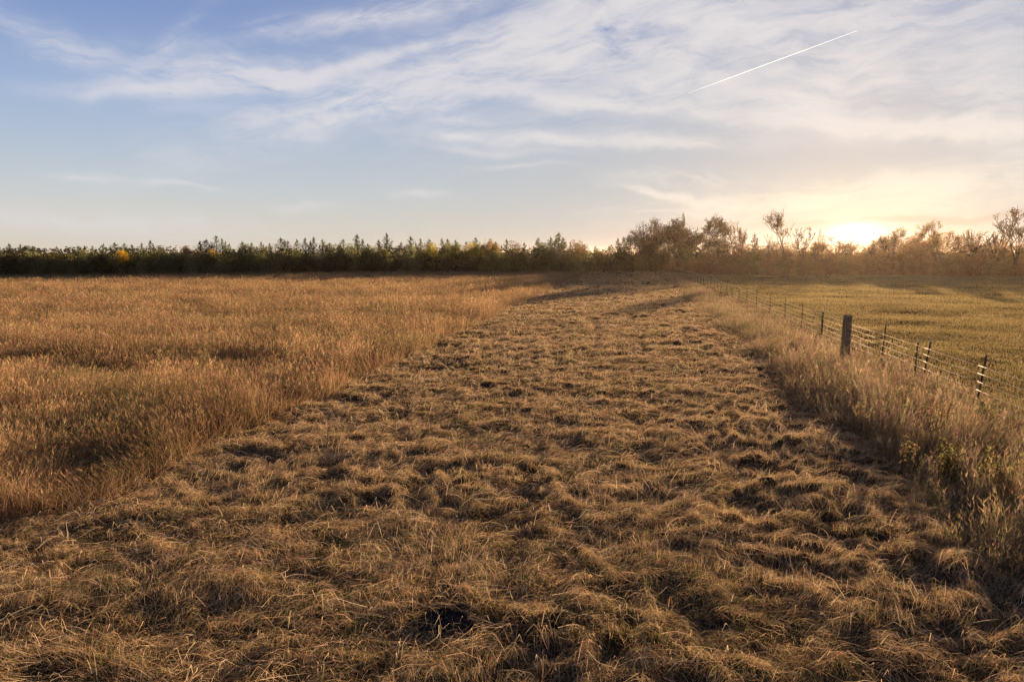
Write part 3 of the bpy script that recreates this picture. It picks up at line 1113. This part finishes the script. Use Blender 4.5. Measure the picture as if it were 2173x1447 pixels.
# ------------------------------------------------------------------ single weeds that stand out in the fence row
def weed_variant(seed, h, bushy, leaf, plume):
    r_ = random.Random(seed)
    mb = MB()
    lc, ls, tone = [], [], []
    for s in range(bushy):
        a, ln = r_.uniform(0, 2 * PI), r_.uniform(.05, .45)
        hh = h * r_.uniform(.65, 1.0)
        p = [np.array([.06 * math.cos(a), .06 * math.sin(a), -.05])]
        for i in range(1, 5):
            t = i / 4
            p.append(np.array([math.cos(a) * ln * t * hh + r_.gauss(0, .015), math.sin(a) * ln * t * hh + r_.gauss(0, .015), hh * t]))
        mb.tube(p, [.007, .006, .005, .004, .002], 4)
        for i in range(leaf):
            t = r_.uniform(.15, 1)
            b = p[0] * (1 - t) + p[-1] * t
            q = r_.uniform(0, 2 * PI)
            rr_ = r_.uniform(.03, .16) * (1.15 - t * .6)
            lc.append(b + np.array([math.cos(q) * rr_, math.sin(q) * rr_, r_.uniform(-.02, .06)]))
            ls.append(r_.uniform(.03, .08))
            tone.append(r_.uniform(.7, 1.2))
        for i in range(plume):
            t = r_.uniform(.78, 1.06)
            b = p[0] * (1 - t) + p[-1] * t
            lc.append(b + np.array([r_.gauss(0, .03), r_.gauss(0, .03), r_.gauss(0, .02)]))
            ls.append(r_.uniform(.02, .045))
            tone.append(r_.uniform(1.1, 1.6))
    return mb.mesh('weed_stem', M_BARK), leaf_mesh('weed_leaves', np.array(lc), np.array(ls), np.array(tone)), h


WV = [weed_variant(1, .95, 7, 46, 26), weed_variant(2, .8, 9, 60, 10), weed_variant(3, 1.15, 5, 34, 34)]
for px, py, v, s, c, lb in [
        (1790, 838, 0, 1.0, (.40, .33, .13), 'straw yellow weed clump in front of the wooden post'),
        (1828, 905, 2, .9, (.38, .29, .16), 'pale seedy weed stalks below the pair of leaning steel posts'),
        (1912, 850, 1, 1.0, (.20, .20, .07), 'green leafy weed below the pair of leaning steel posts'),
        (1985, 905, 0, 1.0, (.34, .24, .10), 'rusty brown weed clump left of the rightmost steel post'),
        (2098, 900, 1, 1.1, (.22, .21, .07), 'olive green weed clump under the rightmost steel post'),
        (1910, 985, 2, .9, (.34, .26, .12), 'tan weed stalks at the edge of the mown strip'),
        (2020, 1000, 1, 1.1, (.24, .22, .07), 'yellowish green bushy weed in the shade at the right'),
        (2120, 1040, 1, 1.25, (.30, .26, .07), 'large yellow green weed at the right edge of the picture'),
        (1700, 800, 2, .8, (.36, .25, .14), 'short seedy weeds left of the wooden post shadow'),
        (1640, 735, 0, .8, (.36, .26, .13), 'tan weed clump on the mown edge beyond the wooden post')]:
    x, y = spot(px, py, .3)
    r_ = link('weed_plant', None, loc=(x, y, z1(x, y)))
    r_.rotation_euler = (0, 0, random.uniform(0, 6))
    r_.scale = (s, s, s)
    link('stem', WV[v][0], r_)
    l_ = link('leaves', WV[v][1], r_)
    l_.color = (*[v * .48 for v in c], 1)
    tag(r_, lb, 'weed')

# dark tuft standing out of the far grass
x, y = spot(1046, 590, .5)
r_ = link('weed_plant', None, loc=(x, y, z1(x, y)))
r_.scale = (1.3, 1.3, 1.1)
link('stem', WV[1][0], r_)
l_ = link('leaves', WV[1][1], r_)
l_.color = (.04, .04, .025, 1)
tag(r_, 'lone dark weed sticking up from the far end of the tall grass', 'weed')

# ------------------------------------------------------------------ vapour trail
m, nt = new_mat('vapour_trail')
tc = N(nt, 'ShaderNodeTexCoord')
nz = N(nt, 'ShaderNodeTexNoise')
nz.inputs['Scale'].default_value = .004
nz.inputs['Detail'].default_value = 5
at = N(nt, 'ShaderNodeAttribute', attribute_name='Col')
ad = N(nt, 'ShaderNodeMath', operation='MULTIPLY_ADD')
ad.inputs[1].default_value = .15
mu = N(nt, 'ShaderNodeMath', operation='MULTIPLY')
tr = N(nt, 'ShaderNodeBsdfTransparent')
df = N(nt, 'ShaderNodeBsdfDiffuse')
df.inputs[0].default_value = (.8, .9, .98, 1)
tl = N(nt, 'ShaderNodeBsdfTranslucent')
tl.inputs[0].default_value = (.7, .85, .98, 1)
a1 = N(nt, 'ShaderNodeMixShader')
a1.inputs[0].default_value = .6
a2 = N(nt, 'ShaderNodeMixShader')
o = N(nt, 'ShaderNodeOutputMaterial')
nt.links.new(tc.outputs['Object'], nz.inputs[0])
nt.links.new(nz.outputs[0], ad.inputs[0])
ad.inputs[2].default_value = .65
nt.links.new(ad.outputs[0], mu.inputs[0])
nt.links.new(at.outputs['Fac'], mu.inputs[1])
nt.links.new(mu.outputs[0], a2.inputs[0])
nt.links.new(df.outputs[0], a1.inputs[1])
nt.links.new(tl.outputs[0], a1.inputs[2])
nt.links.new(tr.outputs[0], a2.inputs[1])
nt.links.new(a1.outputs[0], a2.inputs[2])
nt.links.new(a2.outputs[0], o.inputs[0])
ALT = 6500.0
pa = np.array([*spot(1405, 219, ALT), ALT])
pb = np.array([*spot(1819, 66, ALT), ALT])
ts = np.linspace(0, 1, 40)
pts = pa[None] * (1 - ts[:, None]) + pb[None] * ts[:, None]
rad = [.5 * (.00036 + .00085 * math.sin(PI * min(1, t ** .8)) ** .5 * (.35 + .65 * t) * (1 - .6 * max(0, t - .8) / .2)) * np.linalg.norm(p) for t, p in zip(ts, pts)]
Vt, Qt = [], []
for i, (p, r) in enumerate(zip(pts - pts.mean(0), rad)):        # the lit underside of the plume, a half-round shell
    ax = (pb - pa) / np.linalg.norm(pb - pa)
    sd_ = np.cross(ax, [0, 0, 1.0])
    sd_ /= np.linalg.norm(sd_)
    up_ = np.cross(sd_, ax)
    for j in range(9):
        a = .7 * PI * (j / 8 - .5)                              # open on the side turned to the sun
        Vt.append(p + r * (sd_ * math.cos(a) - up_ * math.sin(a)))
Vt = np.array(Vt)
Qt = [(i * 9 + j, i * 9 + j + 1, i * 9 + j + 10, i * 9 + j + 9) for i in range(len(pts) - 1) for j in range(8)]
cl = np.repeat(sstep(-.1, .55, ts) ** 1.1, 9)[:, None] * np.ones((1, 3))
vt = link('vapour_trail', mesh_from('vapour_trail', Vt, [np.array(Qt)], m, cl, smooth=True), loc=pts.mean(0))
tag(vt, 'thin straight white vapour trail slanting across the upper right sky', 'vapour trail')

# ------------------------------------------------------------------ sky
w = D.worlds.new('World')
scn.world = w
w.use_nodes = True
nt = w.node_tree
nt.nodes.clear()


def S(v):
    return v


def math_(op, a, b=None, c=None, clamp=False):
    n_ = nt.nodes.new('ShaderNodeMath')
    n_.operation = op
    n_.use_clamp = clamp
    for i_, v in enumerate((a, b, c)):
        if v is None:
            continue
        if isinstance(v, (int, float)):
            n_.inputs[i_].default_value = v
        else:
            nt.links.new(v, n_.inputs[i_])
    return n_.outputs[0]


def mixc(f, a, b, blend='MIX'):
    n_ = nt.nodes.new('ShaderNodeMix')
    n_.data_type = 'RGBA'
    n_.blend_type = blend
    for i_, v in ((0, f), (6, a), (7, b)):
        if isinstance(v, (int, float)):
            n_.inputs[i_].default_value = v
        elif isinstance(v, tuple):
            n_.inputs[i_].default_value = (*v, 1)
        else:
            nt.links.new(v, n_.inputs[i_])
    return n_.outputs[2]


def comb(a, b, c=0.0):
    n_ = nt.nodes.new('ShaderNodeCombineXYZ')
    for i_, v in enumerate((a, b, c)):
        if isinstance(v, (int, float)):
            n_.inputs[i_].default_value = v
        else:
            nt.links.new(v, n_.inputs[i_])
    return n_.outputs[0]


def noise(vec, scale, detail=4, rough=.55, dist_=0.0):
    n_ = nt.nodes.new('ShaderNodeTexNoise')
    n_.inputs['Scale'].default_value = scale
    n_.inputs['Detail'].default_value = detail
    n_.inputs['Roughness'].default_value = rough
    n_.inputs['Distortion'].default_value = dist_
    nt.links.new(vec, n_.inputs['Vector'])
    return n_.outputs[0]


tc = nt.nodes.new('ShaderNodeTexCoord')
sp = nt.nodes.new('ShaderNodeSeparateXYZ')
nt.links.new(tc.outputs['Generated'], sp.inputs[0])
X, Y, Z = sp.outputs
DEG = 180 / PI
AZ = math_('MULTIPLY', math_('ARCTAN2', X, Y), DEG)                   # degrees clockwise from +Y
EL = math_('MULTIPLY', math_('ARCSINE', math_('MINIMUM', math_('MAXIMUM', Z, -1), 1)), DEG)
PV = comb(AZ, EL)
wa = noise(PV, .05, 3)
wb = noise(comb(math_('ADD', AZ, 71.3), EL), .06, 3)
wc = noise(PV, .22, 3)
AZw = math_('ADD', math_('ADD', AZ, math_('MULTIPLY_ADD', wa, 6, -3)), math_('MULTIPLY_ADD', wc, 3.2, -1.6))
ELw = math_('ADD', math_('ADD', EL, math_('MULTIPLY_ADD', wb, 3, -1.5)), math_('MULTIPLY_ADD', wc, 1.5, -.75))


def azel(px, py):
    d = ray(px, py)
    return math.degrees(math.atan2(d[0], d[1])), math.degrees(math.asin(d[2]))


FIB = {}
for fa in (-9, 3, 17):
    c, s_ = math.cos(math.radians(fa)), math.sin(math.radians(fa))
    u = math_('ADD', math_('MULTIPLY', AZw, c), math_('MULTIPLY', ELw, s_))
    v = math_('SUBTRACT', math_('MULTIPLY', ELw, c), math_('MULTIPLY', AZw, s_))
    f = noise(comb(math_('MULTIPLY_ADD', u, .16, fa * 1.7), math_('MULTIPLY', v, .8)), 1.0, 7, .66, .6)
    FIB[fa] = math_('MULTIPLY_ADD', f, 4.6, -1.85, clamp=True)


def cloud(px, py, hl, hw, ang, amp, streak=.7):
    """one cirrus patch: an elongated soft blob filled with fibres along its own axis"""
    a0, e0 = azel(px, py)
    k = DEG / FPX
    c, s = math.cos(math.radians(ang)), math.sin(math.radians(ang))
    da = math_('SUBTRACT', AZw, a0)
    de = math_('SUBTRACT', ELw, e0)
    u = math_('ADD', math_('MULTIPLY', da, c), math_('MULTIPLY', de, s))
    v = math_('SUBTRACT', math_('MULTIPLY', de, c), math_('MULTIPLY', da, s))
    uu = math_('DIVIDE', u, hl * k)
    vv = math_('DIVIDE', v, hw * k)
    g_ = math_('EXPONENT', math_('MULTIPLY', math_('ADD', math_('MULTIPLY', uu, uu), math_('MULTIPLY', vv, vv)), -1.0))
    f = FIB[min(FIB, key=lambda q: abs(q - ang))]
    t = math_('MULTIPLY_ADD', f, streak, 1 - streak)
    return math_('MULTIPLY', math_('MULTIPLY', g_, t), amp)


CL = [(470, 160, 180, 34, 4, .55, .8), (430, 192, 180, 13, 7, 1.3, .35), (350, 100, 110, 15, 44, .4, .7), (560, 160, 110, 20, 2, 1.0, .5),
      (760, 140, 170, 10, 17, 1.3, .3), (110, 95, 190, 22, -20, .6, .8), (700, 245, 150, 30, 14, .8, .8), (660, 262, 50, 16, 10, .5, .5),
      (1000, 130, 460, 46, 20, .9, .8), (1320, 40, 420, 60, 14, .9, .8), (1250, 120, 300, 90, 10, .6, .8),
      (1650, 90, 560, 110, 6, 1.0, .85), (1900, 190, 480, 70, -6, 1.0, .9), (2020, 268, 320, 14, -9, 2.2, .45), (1800, 235, 200, 20, -14, .8, .5),
      (1330, 302, 260, 12, -3, 1.8, .6), (1180, 208, 230, 11, -6, 1.3, .6), (1430, 240, 130, 12, -8, .8, .6),
      (1060, 318, 110, 6, -4, .6, .5), (235, 380, 60, 6, -4, .6, .6), (395, 398, 60, 5, -10, .5, .6), (655, 442, 60, 8, 2, .6, .6), (915, 411, 45, 8, 2, .6, .6),
      (1000, 286, 35, 5, 0, .5, .5), (1120, 350, 80, 5, -2, .5, .5), (1460, 385, 130, 20, -6, .8, .9), (1400, 420, 75, 7, -12, 2.0, .4),
      (1850, 400, 300, 30, 8, 1.1, .8), (2050, 385, 220, 26, 3, 1.0, .8), (1700, 430, 300, 22, 2, .8, .8), (150, 462, 380, 26, -7, .45, .6),
      (700, 50, 260, 18, 12, .5, .8), (900, 20, 160, 16, 14, .7, .7)]
dens = None
for args in CL:
    c_ = cloud(*args)
    dens = c_ if dens is None else math_('ADD', dens, c_)
mott = noise(comb(math_('MULTIPLY', AZw, .12), math_('MULTIPLY', ELw, .34)), 1.0, 8, .66, .5)
dens = math_('MULTIPLY', dens, math_('MULTIPLY_ADD', mott, 4.4, -1.3, clamp=False))
gap = None
for args in [(1800, 325, 420, 24, -7, 1.0, .2), (1350, 255, 260, 18, -4, .7, .4), (1330, 350, 300, 20, -3, .8, .3), (1250, 180, 120, 22, 10, .6, .6), (1560, 190, 150, 26, 8, .6, .6), (1990, 110, 90, 40, 60, .6, .5)]:
    c_ = cloud(*args)
    gap = c_ if gap is None else math_('ADD', gap, c_)
dens = math_('MULTIPLY', dens, math_('SUBTRACT', 1.0, math_('MULTIPLY', math_('MINIMUM', gap, 1.0), .9)))
dens = math_('SUBTRACT', 1.0, math_('EXPONENT', math_('MULTIPLY', math_('MAXIMUM', dens, 0), -1.7)))
dark = None
for args in [(1830, 468, 260, 6, 1.5, 1.2, .4), (2060, 452, 230, 6, 3, 1.0, .4), (1740, 484, 110, 4, 0, .9, .4), (2080, 482, 160, 12, 2, .8, .5)]:
    c_ = cloud(*args)
    dark = c_ if dark is None else math_('ADD', dark, c_)

# angle from the sun, measured against a low glow that is stretched along the horizon
sd = (math.sin(SUN_AZ) * math.cos(SUN_EL), math.cos(SUN_AZ) * math.cos(SUN_EL), math.sin(SUN_EL))
daz = math_('SUBTRACT', AZ, math.degrees(SUN_AZ))
GLOW_EL = 1.6


def glow(ra, re_, e0=GLOW_EL, p=1.0):
    a = math_('DIVIDE', daz, ra)
    e = math_('DIVIDE', math_('SUBTRACT', EL, e0), re_)
    return math_('EXPONENT', math_('MULTIPLY', math_('POWER', math_('ADD', math_('MULTIPLY', a, a), math_('MULTIPLY', e, e)), p), -1.0))


sky = nt.nodes.new('ShaderNodeTexSky')
sky.sky_type = 'NISHITA'
sky.sun_disc = False
sky.sun_elevation = SUN_EL
sky.sun_rotation = SUN_AZ
sky.altitude = 200
sky.air_density = 1.0
sky.dust_density = 1.0
sky.ozone_density = 1.2
ramp = nt.nodes.new('ShaderNodeValToRGB')
el_ = ramp.color_ramp.elements
for i_, (p_, c_) in enumerate([(0, (.68, .62, .52)), (.05, (.65, .62, .57)), (.11, (.55, .59, .63)), (.17, (.45, .53, .65)), (.27, (.32, .43, .66)),
                               (.40, (.19, .29, .57)), (.5, (.125, .21, .49)), (.7, (.08, .11, .24)), (1, (.055, .07, .15))]):
    e_ = el_[i_] if i_ < 2 else el_.new(p_)
    e_.position = p_
    e_.color = (*c_, 1)
nt.links.new(math_('DIVIDE', math_('MAXIMUM', EL, 0), 42), ramp.inputs[0])
K = 10.0 / 2 ** EXPO                       # the background runs at strength 0.1


def scl(c, k):
    return mixc(1.0, c, (k, k, k), 'MULTIPLY')


base = mixc(.95, sky.outputs[0], scl(ramp.outputs[0], K))
g_wide = glow(38, 22, 2, .9)
g_mid = glow(7.5, 3.0, 1.5, .85)
g_core = glow(1.6, .6, 1.5, .8)
base = mixc(math_('MULTIPLY', g_wide, .8), base, (.44 * K, .46 * K, .49 * K))
ccol = mixc(glow(34, 30, 2, .9), (.74 * K, .72 * K, .76 * K), (.84 * K, .79 * K, .75 * K))
ccol = mixc(glow(22, 5, 2, .9), ccol, (.96 * K, .86 * K, .68 * K))
out = mixc(math_('MULTIPLY', dens, .9), base, ccol)
out = mixc(math_('MULTIPLY', g_mid, .58), out, (1.02 * K, .88 * K, .62 * K))
out = mixc(math_('MULTIPLY', math_('MINIMUM', dark, 1.0), .45), out, (.55 * K, .44 * K, .34 * K))
cn = nt.nodes.new('ShaderNodeVectorMath')
cn.operation = 'SCALE'
cn.inputs[0].default_value = (1.3 * K, 1.15 * K, .85 * K)
nt.links.new(g_core, cn.inputs['Scale'])
# the evening sky is darker on the side away from the sun
away = math_('MULTIPLY_ADD', math_('COSINE', math_('DIVIDE', daz, DEG)), .9, .75, clamp=True)
out = mixc(away, mixc(1.0, out, (.64, .59, .55), 'MULTIPLY'), out)
ad = nt.nodes.new('ShaderNodeVectorMath')
ad.operation = 'ADD'
nt.links.new(out, ad.inputs[0])
nt.links.new(cn.outputs[0], ad.inputs[1])
bg = nt.nodes.new('ShaderNodeBackground')
bg.inputs['Strength'].default_value = .1
nt.links.new(ad.outputs[0], bg.inputs[0])
wo = nt.nodes.new('ShaderNodeOutputWorld')
nt.links.new(bg.outputs[0], wo.inputs[0])
w.cycles.sampling_method = 'MANUAL'
w.cycles.sample_map_resolution = 512

# ------------------------------------------------------------------ thin haze volume, added for the golden flare-like veil toward the sun
mb = MB()
mb.box((0, 2400, 6.0), (7400, 5600, 16))
m, nt2 = new_mat('haze')
pv = N(nt2, 'ShaderNodeVolumePrincipled')
pv.inputs['Color'].default_value = (.95, .80, .64, 1)
pv.inputs['Density'].default_value = .00006
pv.inputs['Anisotropy'].default_value = .75
o = N(nt2, 'ShaderNodeOutputMaterial')
nt2.links.new(pv.outputs[0], o.inputs['Volume'])
hz = link('haze', mb.mesh('haze', m))
tag(hz, kind='stuff')

# ------------------------------------------------------------------ sun
sl = D.lights.new('sun', 'SUN')
sl.energy = 5.0
sl.angle = math.radians(.5)
sl.color = (1.0, .66, .385)
so = link('sun', sl)
so.rotation_euler = Vector(sd).to_track_quat('Z', 'Y').to_euler()

# ------------------------------------------------------------------ camera
cam = D.cameras.new('camera')
cam.sensor_width = 36
cam.lens = FPX / 2173 * 36
cam.clip_start = .1
cam.clip_end = 60000
co = link('camera', cam, loc=(0, 0, CAM_H))
co.rotation_euler = (PI / 2 - PITCH, 0, YAW)
scn.camera = co

vs = scn.view_settings
vs.view_transform = 'Standard'
vs.look = 'None'
vs.exposure = EXPO
vs.gamma = 1
scn.cycles.max_bounces = 6
scn.cycles.diffuse_bounces = 3
scn.cycles.transmission_bounces = 4
scn.cycles.transparent_max_bounces = 6
scn.cycles.use_denoising = True
scn.cycles.denoiser = 'OPENIMAGEDENOISE'
scn.cycles.denoising_input_passes = 'RGB_ALBEDO_NORMAL'
scn.cycles.denoising_prefilter = 'NONE'
